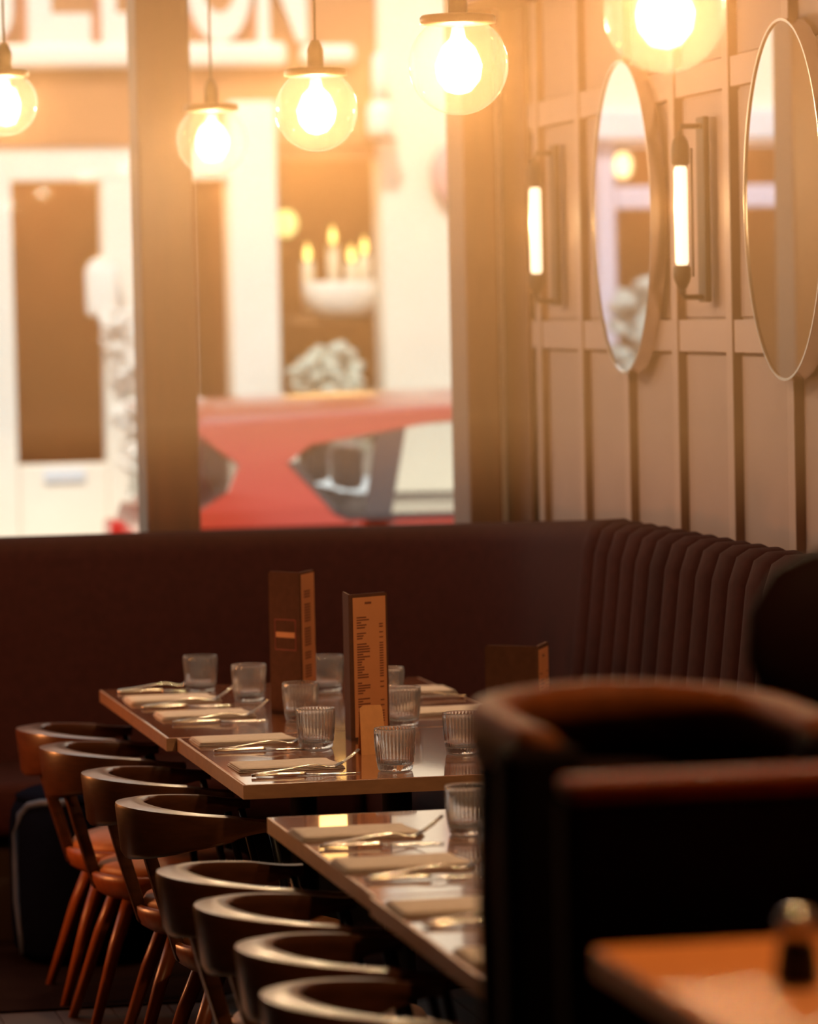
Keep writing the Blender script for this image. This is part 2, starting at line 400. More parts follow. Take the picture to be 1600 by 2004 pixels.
# ------------------------------------------------------------------ oval mirrors and tube sconces on the right wall
def oval_mirror(yc, label):
    t = thing('oval_mirror', label, 'mirror', (XW - 0.012, yc, 1.952), 0, 'oval wall mirrors')
    a, b, n = 0.302, 0.412, 72
    bm = bmesh.new()
    for x in (-0.034, -0.030):
        pass
    F = [bm.verts.new((-0.036, a * 0.985 * math.cos(2 * PI * i / n), b * 0.985 * math.sin(2 * PI * i / n))) for i in range(n)]
    B = [bm.verts.new((-0.030, a * 0.985 * math.cos(2 * PI * i / n), b * 0.985 * math.sin(2 * PI * i / n))) for i in range(n)]
    bm.faces.new(F); bm.faces.new(B)
    for i in range(n): bm.faces.new((F[i], F[(i + 1) % n], B[(i + 1) % n], B[i]))
    fin('mirror_glass', bm, m_mirror, t)
    bm = bmesh.new(); rings = []
    sec = [(-0.040, 0.0), (-0.040, 0.006), (0.0, 0.006), (0.0, -0.006), (-0.029, -0.006), (-0.029, 0.0)]
    for i in range(n):
        ang = 2 * PI * i / n
        c, s = math.cos(ang), math.sin(ang)
        nn = Vector((c / a, s / b)).normalized()
        rings.append([(x, a * 0.985 * c + nn.x * d, b * 0.985 * s + nn.y * d) for x, d in sec])
    aloft(bm, rings + [rings[0]], True, False)
    bmesh.ops.remove_doubles(bm, verts=bm.verts, dist=1e-6)
    o = fin('mirror_frame', bm, m_brass, t, True); o.data.set_sharp_from_angle(angle=math.radians(40))
    return t
oval_mirror(10.055, 'oval metal framed mirror between the two tube wall lights')
oval_mirror(8.620, 'oval metal framed mirror cut by the right edge of the picture, past both wall lights')

def sconce(yc, label):
    t = thing('wall_light', label, 'wall light', (XW - 0.012, yc, 1.952), 0, 'black tube wall lights')
    box('backplate', -0.016, 0.0, -0.035, 0.035, -0.228, 0.228, m_black, t, 0.004)
    tube('arm', [(-0.012, 0, 0.205), (-0.062, 0, 0.205), (-0.066, 0, 0.190), (-0.066, 0, 0.165)], 0.007, m_black, t)
    tube('arm', [(-0.012, 0, -0.215), (-0.062, 0, -0.215), (-0.066, 0, -0.205), (-0.066, 0, -0.18)], 0.007, m_black, t)
    s = lathe('socket', [(0, 0.185), (0.010, 0.183), (0.019, 0.168), (0.022, 0.150), (0.022, 0.115), (0.018, 0.110), (0, 0.110)], m_black, t, 20)
    s.location = (-0.066, 0, 0)
    s = lathe('socket', [(0, -0.195), (0.010, -0.193), (0.018, -0.178), (0.022, -0.165), (0.022, -0.142), (0.018, -0.138), (0, -0.138)], m_black, t, 20)
    s.location = (-0.066, 0, 0)
    b = lathe('tube_bulb', [(0, 0.108), (0.013, 0.107), (0.0165, 0.098), (0.0165, -0.128), (0.013, -0.136), (0, -0.137)], m_tube, t, 20)
    b.location = (-0.066, 0, 0)
    for dy in (-0.026, 0.026):
        tube('guard_rod', [(-0.045, dy, 0.150), (-0.045, dy, -0.165)], 0.0028, m_black, t, 6)
    point('tube_light', (XW - 0.012 - 0.10, yc, 1.96), 2.2, (1.0, 0.52, 0.18), 0.03)
sconce(10.905, 'black tube wall light nearest the window corner')
sconce(9.372, 'black tube wall light between the two oval mirrors')

# ------------------------------------------------------------------ pendant globes over the tables
def pendant(x, y, z, r, label, power, group='glass globe pendants'):
    t = thing('pendant_lamp', label, 'pendant lamp', (x, y, z), 0, group)
    prof = []
    n = 26
    a0 = math.asin(0.55)
    for i in range(n + 1):
        a = a0 + (PI - a0) * i / n
        prof.append((r * math.sin(a) if i < n else 0.0, r * math.cos(a)))
    lathe('glass_globe', prof, m_globe, t, 48)
    zt = r * math.cos(a0)
    lathe('gallery_disc', [(0, zt + 0.016), (0.072 * r / 0.1, zt + 0.016), (0.076 * r / 0.1, zt + 0.012), (0.076 * r / 0.1, zt - 0.001), (0.05 * r / 0.1, zt - 0.004), (0, zt - 0.004)], m_bronze, t, 32)
    lathe('lamp_holder', [(0, zt + 0.085), (0.010, zt + 0.083), (0.016, zt + 0.07), (0.020, zt + 0.06), (0.020, zt + 0.016), (0, zt + 0.0165)], m_bronze, t, 20)
    tube('cord', [(0, 0, zt + 0.08), (0, 0, ZC - z - 0.02)], 0.0032, m_bronze, t, 8)
    lathe('ceiling_rose', [(0, ZC - z - 0.025), (0.045, ZC - z - 0.022), (0.05, ZC - z - 0.001), (0, ZC - z)], m_bronze, t, 24)
    bb = lathe('light_bulb', [(0.012, zt - 0.006), (0.016, zt - 0.03), (0.034 * r / 0.1, 0.036), (0.048 * r / 0.1, 0.0), (0.043 * r / 0.1, -0.030), (0.024, -0.054), (0, -0.060)], m_bulbglass, t, 24)
    bm = bmesh.new()
    for q in range(6):
        an = 2 * PI * q / 6
        atube(bm, [(0.019 * math.cos(an), 0.019 * math.sin(an), -0.022), (0.016 * math.cos(an), 0.016 * math.sin(an), 0.03)], 0.0016, 5)
    fin('filament', bm, m_bulb, bb)
    point('pendant_light', (x, y, z), power, WARM, 0.035)
pendant(1.755, 6.35, 2.205, 0.101, 'large clear globe pendant cut by the top edge above the first oval mirror', PENDANT_W)
pendant(1.722, 7.80, 2.212, 0.101, 'clear globe pendant hanging in front of the dark window post', PENDANT_W)
pendant(1.712, 9.35, 2.205, 0.100, 'glowing globe pendant hanging over the middle of the right window', PENDANT_W)
pendant(1.667, 10.70, 2.195, 0.098, 'small looking pale globe pendant beside the wide dark mullion, farthest of the row', PENDANT_W * 0.8)
pendant(1.052, 10.20, 2.275, 0.084, 'glowing globe pendant cut by the left edge before the left window', PENDANT_W * 0.9)

# ------------------------------------------------------------------ dining tables
def table(x0, x1, y0, y1, label):
    cx, cy = (x0 + x1) / 2, (y0 + y1) / 2
    t = thing('dining_table', label, 'table', (cx, cy, 0), 0, 'dining tables set for guests')
    hx, hy = (x1 - x0) / 2, (y1 - y0) / 2
    box('tabletop', -hx + 0.004, hx - 0.004, -hy + 0.004, hy - 0.004, 0.722, 0.75, m_table, t, 0.0025)
    bm = bmesh.new()
    for (a, b, c, d) in ((-hx, -hx + 0.004, -hy, hy), (hx - 0.004, hx, -hy, hy), (-hx + 0.004, hx - 0.004, -hy, -hy + 0.004), (-hx + 0.004, hx - 0.004, hy - 0.004, hy)):
        abox(bm, a, b, c, d, 0.720, 0.7495)
    fin('edge_band', bm, m_tedge, t)
    lathe('column', [(0, 0.06), (0.045, 0.06), (0.035, 0.09), (0.033, 0.68), (0.06, 0.70), (0, 0.70)], m_iron, t, 20)
    box('top_plate', -0.22, 0.22, -0.22, 0.22, 0.70, 0.721, m_iron, t, 0.004)
    lathe('foot_plate', [(0, 0.0), (0.24, 0.0), (0.24, 0.012), (0.07, 0.05), (0, 0.062)], m_iron, t, 28)
    return t
table(1.252, 2.100, 8.925, 10.150, 'glossy brown wooden table at the far end against the dark banquette')
table(1.275, 2.110, 7.970, 8.920, 'glossy brown wooden table under the nearer tall menu, joined to the far one')
table(1.235, 2.095, 6.365, 7.440, 'brown wooden table with pale window reflection just past the gap')
table(1.225, 2.095, 5.200, 6.360, 'brown wooden table partly hidden behind the tall dark chair post')

# ------------------------------------------------------------------ horseshoe chairs
def make_chair(label):
    t = thing('dining_chair', label, 'chair', (0, 0, 0), 0, 'horseshoe back chairs along the tables')
    # path of the bent rim
    path = []
    r, c = 0.188, -0.103
    for i in range(7): 
        u = i / 6.0
        path.append((0.0 + (c - 0.0) * u, -0.205 + 0.017 * u, 1 - u * 0.45, Vector((0, -1))))
    for i in range(1, 24):
        a = -PI / 2 + PI * i / 24
        path.append((c - r * math.cos(a), r * math.sin(a), abs(a) / (PI / 2) * 0.55, Vector((-math.cos(a), math.sin(a)))))
    for i in range(7):
        u = i / 6.0
        path.append((c + (0.0 - c) * u, 0.188 + 0.017 * u, 0.55 + u * 0.45, Vector((0, 1))))
    rings = []
    for x, y, k_, nm in path:                            # k_ 0 at the back, 1 at the arm tips
        sm = k_ * k_ * (3 - 2 * k_)
        h = 0.096 * (1 - sm) ** 1.2 + 0.024
        if k_ > 0.97: h *= 0.7
        q_ = min(k_ / 0.5, 1.0); q_ = q_ * q_ * (3 - 2 * q_)
        tip = max(0.0, (k_ - 0.6) / 0.4)
        wo = 0.029 - 0.016 * q_ + 0.007 * tip
        wi = 0.034 - 0.021 * q_ + 0.008 * tip
        if k_ > 0.97: wo *= 0.7; wi *= 0.7
        zt = 0.692 - 0.030 * sm
        p = Vector((x, y))
        sec = [(wo * 0.96, zt - 0.004), (wo, zt - 0.012), (wo - 0.010 * (1 - sm), zt - h * 0.9), (wo - 0.018, zt - h), (-wi * 0.5 + 0.004, zt - h), (-wi * 0.55, zt - h * 0.55),
               (-wi * 0.8, zt - 0.022), (-wi, zt - 0.008), (-wi * 0.8, zt - 0.001), (0.0, zt)]
        rings.append([(p.x + nm.x * d, p.y + nm.y * d, z) for d, z in sec])
    bm = bmesh.new(); aloft(bm, rings)
    o = fin('bent_rim', bm, m_chair, t, True); o.data.set_sharp_from_angle(angle=math.radians(55))
    bm = bmesh.new()
    A = Vector((c - r + 0.022, 0, 0.640)); B = Vector((-0.185, 0, 0.345))
    aloft(bm, [[(p.x - hx, -hy, p.z), (p.x + hx, -hy, p.z), (p.x + hx, hy, p.z), (p.x - hx, hy, p.z)] for p, hx, hy in ((A, 0.012, 0.024), (A.lerp(B, 0.5), 0.015, 0.022), (B, 0.014, 0.020))])
    bmesh.ops.bevel(bm, geom=list(bm.edges), offset=0.004, segments=2, profile=0.5, affect='EDGES')
    fin('back_strut', bm, m_chair, t, True)
    for s in (-1, 1):
        bm = bmesh.new()
        atube(bm, [(-0.020, s * 0.199, 0.645), (0.010, s * 0.180, 0.51), (0.030, s * 0.160, 0.372)], [0.008, 0.009, 0.009], 8)
        fin('arm_strut', bm, m_iron, t, True)  # black in place of wood, for the shade under the tabletop
    lathe('seat', [(0, 0.325), (0.168, 0.325), (0.192, 0.340), (0.203, 0.364), (0.205, 0.384), (0.195, 0.388), (0.189, 0.380), (0, 0.380)], m_leg, t, 40)
    lathe('seat_pad', [(0, 0.380), (0.184, 0.380), (0.188, 0.390), (0.178, 0.406), (0.12, 0.424), (0.06, 0.431), (0, 0.433)], m_pad, t, 40)
    for sx, sy in ((-1, -1), (-1, 1), (1, -1), (1, 1)):
        tube('leg', [(sx * 0.122, sy * 0.095, 0.330), (sx * 0.165, sy * 0.122, 0.22), (sx * 0.235, sy * 0.165, 0.0)], [0.0185, 0.0165, 0.0115], m_leg, t, 10)
    return t
chair_at = [(1.007, 9.859), (1.015, 9.401), (1.047, 8.823), (1.052, 8.264), (0.990, 7.205), (0.995, 6.757), (0.992, 6.290), (0.956, 5.821)]
chair_labels = ['reddish horseshoe chair farthest along the row, next to the window banquette',
                'second horseshoe chair from the banquette, tan round seat and slanted struts in full view',
                'third horseshoe chair from the banquette, pale light along its rim',
                'fourth horseshoe chair from the banquette, at the near corner of the two joined tables',
                'first horseshoe chair of the nearer tables, just before the gap between tables',
                'second horseshoe chair along the nearer tables, rim lit silvery orange',
                'third horseshoe chair along the nearer tables, thick pale rim',
                'nearest horseshoe chair, cut by the bottom edge, blurred pale rim']
chair0 = make_chair(chair_labels[0])
for i, (x, y) in enumerate(chair_at):
    o = chair0 if i == 0 else copy_tree(chair0)
    o['label'] = chair_labels[i]
    o.location = (x + 0.315, y, 0)
    o.rotation_euler = (0, 0, math.radians([0, 1, -1.5, 0, 2.5, -1, 1, -1][i]))

# round velvet stool at the left edge
pf = thing('velvet_pouf', 'dark blue velvet round pouf standing beyond the farthest chair legs', 'pouf', (1.235, 10.42, 0))
lathe('body', [(0, 0.02), (0.17, 0.02), (0.195, 0.05), (0.20, 0.12), (0.20, 0.36), (0.195, 0.41), (0.18, 0.44), (0, 0.44)], m_bluevelvet, pf, 36)
def pouf_r(z): return 0.203 if 0.10 < z < 0.37 else (0.196 if z < 0.42 else 0.185)
tube('edge_highlight', [(-pouf_r(z) * math.cos(a) , -pouf_r(z) * math.sin(a), z) for a, z in ((1.35, 0.447), (1.1, 0.447), (0.8, 0.445), (0.55, 0.435), (0.42, 0.41), (0.36, 0.36), (0.34, 0.28), (0.34, 0.18), (0.36, 0.10), (0.42, 0.04))], 0.010, m_edgehighlight, pf, 8)  # lighter blue tube stands in for the daylight highlight on the edge
lathe('cushion', [(0, 0.441), (0.178, 0.441), (0.182, 0.452), (0.15, 0.466), (0, 0.474)], m_bluevelvet, pf, 36)
lathe('foot_ring', [(0, 0.0), (0.15, 0.0), (0.15, 0.02), (0, 0.021)], m_iron, pf, 30)

# ------------------------------------------------------------------ things on the tables
ZT = 0.75
NFL = 34
def fl_outer(k, i): return 0.0
def make_tumbler():
    bm = bmesh.new(); n = NFL * 4
    prof_o = [(0.0, 0.0), (0.030, 0.0), (0.0355, 0.002), (0.0372, 0.007), (0.0378, 0.014), (0.0395, 0.030), (0.0412, 0.050), (0.0430, 0.080), (0.0436, 0.088)]
    prof_i = [(0.0432, 0.0905), (0.0424, 0.0905), (0.0416, 0.088), (0.0410, 0.080), (0.0392, 0.050), (0.0372, 0.028), (0.0352, 0.018), (0.030, 0.0145), (0.0, 0.0135)]
    amp = {4: 0.0008, 5: 0.0022, 6: 0.0024, 7: 0.0018}
    def fl_(k, i): return amp.get(k, 0.0) * (abs(math.sin(PI * NFL * i / n)) - 0.6) * 1.6
    alathe(bm, prof_o + prof_i, n, (0, 0, 0), fl_)
    bmesh.ops.recalc_face_normals(bm, faces=bm.faces)
    me = bpy.data.meshes.new('tumbler'); bm.to_mesh(me); bm.free()
    me.materials.append(m_glass)
    for p in me.polygons: p.use_smooth = True
    return me
tumbler_me = make_tumbler()
tumblers = [((1.498, 10.019), 'clear ribbed tumbler farthest back at the left, by the back edge of the table'),
            ((1.575, 9.716), 'clear ribbed tumbler standing left of the taller dark menu, second from the back'),
            ((1.613, 9.190), 'clear ribbed tumbler standing right in front of the taller dark menu'),
            ((1.539, 8.581), 'sharp ribbed tumbler left of the nearer tan menu, by a fork tip'),
            ((1.622, 8.105), 'sharp ribbed tumbler nearest on the near edge of the table, before the small kraft card'),
            ((1.817, 8.980), 'ribbed tumbler standing behind the small kraft card, right of the tan menu'),
            ((1.824, 8.358), 'sharp ribbed tumbler beside the dark chair post on the joined tables'),
            ((1.804, 9.884), 'blurred tumbler between the two tall menus near the back edge'),
            ((1.881, 9.487), 'blurred tumbler peeking out right of the tan menu'),
            ((1.551, 7.070), 'blurred ribbed tumbler on the table past the gap'),
            ((1.500, 6.571), 'blurred tumbler cut by the dark chair post')]
for (x, y), lab in tumblers:
    o = bpy.data.objects.new('tumbler', tumbler_me); COL.objects.link(o)
    o.location = (x, y, ZT + 0.0003); o.rotation_euler = (0, 0, random.uniform(0, 6))
    tag(o, lab, 'glass', 'ribbed tumblers on the tables')

def napkin_mesh(L=0.232, Wd=0.155, seed=0):
    rnd = random.Random(seed); bm = bmesh.new()
    nx, ny = 16, 8
    for layer in range(3):
        z0 = 0.0008 + layer * 0.0030; ins = layer * 0.003
        top, bot = [], []
        for i in range(nx + 1):
            rt, rb = [], []
            for j in range(ny + 1):
                u, v = i / nx, j / ny
                x = (u - 0.5) * (L - ins * 1.5); y = (v - 0.5) * (Wd - ins)
                if u > 0.999: x -= 0.020 * abs(v - 0.15)
                e = min(min(u, 1 - u) * L, min(v, 1 - v) * Wd)
                puff = 0.0015 * min(1.0, e / 0.02)
                wv = 0.0007 * math.sin(9 * u + 2.2 * layer + seed) * math.sin(5 * v + seed)
                rt.append(bm.verts.new((x, y, z0 + 0.0010 + puff * (1 + layer * 0.3) + max(0, wv))))
                rb.append(bm.verts.new((x, y, z0)))
            top.append(rt); bot.append(rb)
        for i in range(nx):
            for j in range(ny):
                bm.faces.new((top[i][j], top[i + 1][j], top[i + 1][j + 1], top[i][j + 1]))
                bm.faces.new((bot[i][j], bot[i][j + 1], bot[i + 1][j + 1], bot[i + 1][j]))
        for i in range(nx):
            bm.faces.new((top[i][0], bot[i][0], bot[i + 1][0], top[i + 1][0])); bm.faces.new((top[i][ny], top[i + 1][ny], bot[i + 1][ny], bot[i][ny]))
        for j in range(ny):
            bm.faces.new((top[0][j], top[0][j + 1], bot[0][j + 1], bot[0][j])); bm.faces.new((top[nx][j], bot[nx][j], bot[nx][j + 1], top[nx][j + 1]))
    bmesh.ops.recalc_face_normals(bm, faces=bm.faces)
    me = bpy.data.meshes.new('napkin'); bm.to_mesh(me); bm.free(); me.materials.append(m_napkin)
    for p in me.polygons: p.use_smooth = True
    return me
napkin_me = [napkin_mesh(seed=i) for i in range(3)]

def strip(bm, stations, th=0.0022):
    """stations: (x, z, half width, y offset)"""
    rings = []
    for x, z, w, yo in stations:
        rings.append([(x, yo - w, z), (x, yo - w * 0.5, z + th * 0.9), (x, yo + w * 0.5, z + th * 0.9), (x, yo + w, z), (x, yo + w * 0.5, z - th * 0.3), (x, yo - w * 0.5, z - th * 0.3)])
    aloft(bm, rings)
def fork_parts(t):
    bm = bmesh.new()
    strip(bm, [(-0.105, 0.0040, 0.0080, 0), (-0.098, 0.0046, 0.0105, 0), (-0.06, 0.0080, 0.0085, 0), (-0.01, 0.0150, 0.0050, 0), (0.020, 0.0175, 0.0038, 0), (0.040, 0.0140, 0.0050, 0), (0.050, 0.0110, 0.0105, 0), (0.060, 0.0110, 0.0125, 0), (0.066, 0.0130, 0.0125, 0)], 0.0026)
    fin('fork_handle', bm, m_steel, t, True)
    for k_ in range(4):
        yo = (k_ - 1.5) * 0.0066
        bm = bmesh.new()
        strip(bm, [(0.064, 0.0125, 0.0024, yo), (0.082, 0.0210, 0.0021, yo), (0.100, 0.0330, 0.0018, yo), (0.116, 0.0460, 0.0010, yo)], 0.0018)
        fin('tine', bm, m_steel, t, True)
def knife_parts(t):
    bm = bmesh.new()
    strip(bm, [(-0.115, 0.0032, 0.0060, 0), (-0.108, 0.0038, 0.0085, 0), (-0.05, 0.0042, 0.0078, 0), (-0.005, 0.0040, 0.0055, 0), (0.0, 0.0034, 0.0070, 0)], 0.0050)
    fin('knife_handle', bm, m_steel, t, True)
    bm = bmesh.new()
    strip(bm, [(-0.001, 0.0028, 0.0072, 0.0), (0.03, 0.0024, 0.0092, 0.0005), (0.08, 0.0020, 0.0092, 0.0005), (0.105, 0.0018, 0.0065, -0.002), (0.115, 0.0016, 0.0015, -0.006)], 0.0016)
    fin('blade', bm, m_steel, t, True)
fork0 = thing('fork', '', 'fork'); fork_parts(fork0)
knife0 = thing('knife', '', 'knife'); knife_parts(knife0)
used = [0, 0]
def place(proto, idx, x, y, rz, label, group, z=ZT):
    o = proto if used[idx] == 0 else copy_tree(proto)
    used[idx] += 1
    o.location = (x, y, z); o.rotation_euler = (0, 0, rz); o['label'] = label; o['group'] = group
    return o
settings = [  # napkin centre, cutlery y, rotation, where
    (1.392, 9.800, 9.630, 0.00, 'at the far end of the chair side'),
    (1.412, 9.385, 9.235, 0.00, 'second from the far end on the chair side'),
    (1.412, 8.790, 8.600, 0.00, 'on the chair side beside the tumbler before the tan menu'),
    (1.415, 8.255, 8.105, 0.01, 'on the near corner of the joined tables'),
    (1.352, 7.135, 6.975, 0.00, 'on the pale reflection past the gap'),
    (1.352, 6.710, 6.545, 0.00, 'second on the table past the gap'),
    (1.345, 6.190, 6.030, 0.00, 'third past the gap, beside the dark chair post'),
    (1.350, 5.690, 5.530, 0.00, 'nearest on the blurred table by the dark chair post'),
]
for i, (nx_, ny_, cy, rz, where) in enumerate(settings):
    o = bpy.data.objects.new('napkin', napkin_me[i % 3]); COL.objects.link(o)
    o.location = (nx_, ny_, ZT); o.rotation_euler = (0, 0, rz)
    tag(o, 'folded beige linen napkin ' + where, 'napkin', 'folded napkins along the chair side')
    place(fork0, 0, nx_ + 0.018, cy + 0.018, rz + 0.015, 'steel fork with raised tines ' + where, 'forks along the chair side')
    place(knife0, 1, nx_ + 0.012, cy - 0.018, rz - 0.02, 'steel knife next to the fork ' + where.replace('beside the tumbler ', ''), 'knives along the chair side')
for x, y, cy, where in ((1.985, 9.760, 9.575, 'at the back right, near the banquette'), (1.975, 9.235, None, 'on the banquette side, behind the sharp tumbler by the chair post')):
    o = bpy.data.objects.new('napkin', napkin_me[1]); COL.objects.link(o)
    o.location = (x, y, ZT); o.rotation_euler = (0, 0, PI)
    tag(o, 'folded beige linen napkin ' + where, 'napkin', 'folded napkins along the banquette side')
    if cy:
        place(fork0, 0, x, cy + 0.018, PI, 'steel fork lying ' + where, 'forks along the banquette side')
        place(knife0, 1, x, cy - 0.018, PI, 'steel knife lying ' + where, 'knives along the banquette side')
place(fork0, 0, 1.395, 10.075, 0.03, 'steel fork lying along the very back edge of the far table', 'forks along the chair side')
place(knife0, 1, 1.40, 10.030, -0.02, 'steel knife lying along the very back edge of the far table', 'knives along the chair side')

# tall folded menus
def menu(x, y, angL, angR, label, seed, left_cover=True, hh=0.335, z=ZT):
    """spine at the origin; panels swing away from the viewer (+Y) by angL to the left and angR to the right"""
    t = thing('menu', label, 'menu', (x, y, z), 0, 'tall folded menus')
    rnd = random.Random(seed); wd = 0.112; th = 0.0032
    def panel(ang, side, cover):
        p = bpy.data.objects.new('menu_panel', None)
        M = Matrix.Rotation(ang, 4, 'Z')
        def T(u, d, zz): return M @ Vector((u * side, -d, zz))       # d: towards the viewer
        bm = bmesh.new()
        rr = 0.007
        pts = [(0, 0), (wd, 0), (wd, hh - rr), (wd - rr * 0.3, hh - rr * 0.3), (wd - rr, hh), (0, hh)]
        A = [bm.verts.new(T(u, 0, zz)) for u, zz in pts]; B = [bm.verts.new(T(u, -th, zz)) for u, zz in pts]
        bm.faces.new(A); bm.faces.new(B)
        for i in range(len(pts)): bm.faces.new((A[i], A[(i + 1) % len(pts)], B[(i + 1) % len(pts)], B[i]))
        o = fin('cover_panel', bm, m_cover, t)
        def quad(bm, u0, u1, z0, z1, d):
            vs = [bm.verts.new(T(u, dd, zz)) for dd in (0.0002, d) for u, zz in ((u0, z0), (u1, z0), (u1, z1), (u0, z1))]
            bm.faces.new(vs[0:4]); bm.faces.new(vs[4:8])
            for i in range(4): bm.faces.new((vs[i], vs[(i + 1) % 4], vs[4 + (i + 1) % 4], vs[4 + i]))
        if cover == 'page':
            bm = bmesh.new(); quad(bm, 0.010, wd - 0.006, 0.008, hh - 0.008, 0.0009); fin('page', bm, m_page, o)
            bm = bmesh.new(); zz = hh - 0.055
            quad(bm, 0.045, 0.064, hh - 0.024, hh - 0.019, 0.0013)
            while zz > 0.035:
                L = rnd.uniform(0.012, 0.038)
                if rnd.random() < 0.16: zz -= 0.007
                quad(bm, 0.020, 0.020 + L, zz, zz + 0.0030, 0.0013)
                if rnd.random() < 0.75: quad(bm, wd - 0.026, wd - 0.015, zz, zz + 0.0028, 0.0013)
                zz -= 0.0058
            s = fin('menu_print', bm, m_ink, o); s['kind'] = 'stuff'
        elif cover == 'words':
            bm = bmesh.new(); quad(bm, 0.006, wd - 0.004, 0.006, hh - 0.006, 0.0009); fin('page', bm, m_page, o)
            bm = bmesh.new(); zz = hh - 0.05
            while zz > 0.06:
                for q in range(rnd.choice((3, 5, 7))):
                    quad(bm, 0.026, 0.074, zz, zz + 0.0040, 0.0013); zz -= 0.0066
                    if zz < 0.06: break
                zz -= 0.012
            s = fin('menu_print', bm, m_ink, o); s['kind'] = 'stuff'
        elif cover == 'logo':
            bm = bmesh.new(); quad(bm, 0.022, 0.088, 0.186, 0.199, 0.0010); fin('logo_bar', bm, m_page, o)
            bm = bmesh.new()
            quad(bm, 0.018, 0.092, 0.228, 0.2302, 0.0010); quad(bm, 0.018, 0.092, 0.155, 0.1572, 0.0010)
            quad(bm, 0.018, 0.0198, 0.1572, 0.228, 0.0010); quad(bm, 0.0902, 0.092, 0.1572, 0.228, 0.0010)
            fin('logo_outline', bm, m_red, o)
        bpy.data.objects.remove(p)
    panel(-angL, -1, left_cover)
    panel(angR, 1, 'words' if left_cover == 'logo' else 'page')
    return t
menu(1.637, 9.300, math.radians(57), math.radians(62), 'taller dark folded menu with small orange logo bar standing between tumblers', 3, 'logo', 0.345)
menu(1.641, 8.690, math.radians(93), math.radians(29), 'tan folded menu with lines of small print behind the kraft card', 5, 'plain', 0.332)
menu(1.695, 7.100, math.radians(42), math.radians(66), 'dark folded menu with tan edge peeking out above the dark bar chair', 8, 'plain', 0.340)

kc = thing('table_card', 'small tan kraft folded table card standing between the tan menu and the near tumbler', 'card', (1.632, 8.440, ZT))
for sgn, nm in ((-1, 'front_leaf'), (1, 'rear_leaf')):
    bm = bmesh.new()
    pts = [(-0.022, 0.0), (0.036, 0.0), (0.030, 0.100), (0.026, 0.106), (-0.012, 0.106), (-0.020, 0.100)]
    A, B = [], []
    for u, zz in pts:
        d = 0.020 * (1 - zz / 0.108)
        A.append(bm.verts.new((u, sgn * (d + 0.0008), zz))); B.append(bm.verts.new((u, sgn * d, zz)))
    bm.faces.new(A); bm.faces.new(B)
    for i in range(len(pts)): bm.faces.new((A[i], A[(i + 1) % len(pts)], B[(i + 1) % len(pts)], B[i]))
    fin(nm, bm, m_card, kc)

# ------------------------------------------------------------------ high table and bar chairs close to the camera
bt = thing('bar_table', 'high orange brown wooden bar table at the bottom right corner', 'table', (1.36, 3.45, 0))
box('tabletop', -0.36, 0.36, -0.52, 0.52, 1.018, 1.05, m_fgwood, bt, 0.004)
lathe('column', [(0, 0.04), (0.05, 0.04), (0.04, 0.07), (0.038, 0.96), (0.08, 1.0), (0.08, 1.017), (0, 1.017)], m_iron, bt, 20)
lathe('foot_plate', [(0, 0.0), (0.28, 0.0), (0.28, 0.012), (0.07, 0.04), (0, 0.045)], m_iron, bt, 28)
sh = thing('salt_shaker', 'blurred chrome and black shaker standing on the high bar table', 'shaker', (1.138, 3.69, 1.0502))
lathe('shaker_body', [(0, 0), (0.021, 0), (0.023, 0.004), (0.021, 0.03), (0.018, 0.046), (0, 0.046)], m_black, sh, 24)
lathe('shaker_cap', [(0, 0.046), (0.0185, 0.046), (0.019, 0.062), (0.014, 0.072), (0, 0.075)], m_chrome, sh, 24)

bc = thing('bar_chair', 'dark wooden bar chair with horseshoe rim and thick square post behind the black bench', 'chair', (1.205, 4.55, 0))
path = []
a_, b_ = 0.178, 0.215
for i in range(6):
    u = i / 5.0; path.append((-a_, -0.235 + 0.235 * u, 1 - u * 0.4, Vector((-1, 0))))
for i in range(1, 22):
    an = PI - PI * i / 22
    path.append((a_ * math.cos(an), b_ * math.sin(an), 0.6 * abs(an - PI / 2) / (PI / 2), Vector((math.cos(an), math.sin(an)))))
for i in range(6):
    u = i / 5.0; path.append((a_, 0.0 - 0.235 * u, 0.6 + u * 0.4, Vector((1, 0))))
rings = []
for x, y, k_, nm in path:
    zt = 1.238 + 0.012 * (1 - k_); h = 0.05 + 0.03 * (1 - k_)
    w0, w1 = 0.024 - 0.008 * k_, 0.032
    rings.append([(x + nm.x * d, y + nm.y * d, z) for d, z in ((w0 * 0.8, zt), (w0, zt - 0.012), (w0 * 0.8, zt - h), (-w1 * 0.6, zt - h), (-w1, zt - 0.02), (-w1 * 0.8, zt - 0.002), (0, zt + 0.003))])
bm = bmesh.new(); aloft(bm, rings); fin('bent_rim', bm, m_fgrim, bc, True)
rings = []
for x, y, k_, nm in path[5:-5]:
    rings.append([(x + nm.x * d, y + nm.y * d, z) for d, z in ((0.010, 1.185), (0.014, 1.0), (0.010, 0.79), (-0.012, 0.79), (-0.022, 1.0), (-0.012, 1.185))])
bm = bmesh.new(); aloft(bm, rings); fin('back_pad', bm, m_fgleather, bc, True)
for s in (-1, 1):
    bm = bmesh.new(); abox(bm, s * 0.178 - 0.043, s * 0.178 + 0.049 * (1 if s < 0 else 0.8), -0.265, -0.190, 0.0, 1.224, 0.016, 3)
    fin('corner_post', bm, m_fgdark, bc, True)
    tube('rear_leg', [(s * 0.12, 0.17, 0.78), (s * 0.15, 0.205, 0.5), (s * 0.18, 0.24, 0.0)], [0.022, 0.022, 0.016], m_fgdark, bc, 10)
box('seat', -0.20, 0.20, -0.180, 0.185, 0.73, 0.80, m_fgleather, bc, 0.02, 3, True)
box('footrest', -0.137, 0.137, -0.238, -0.215, 0.26, 0.285, m_fgdark, bc, 0.004)

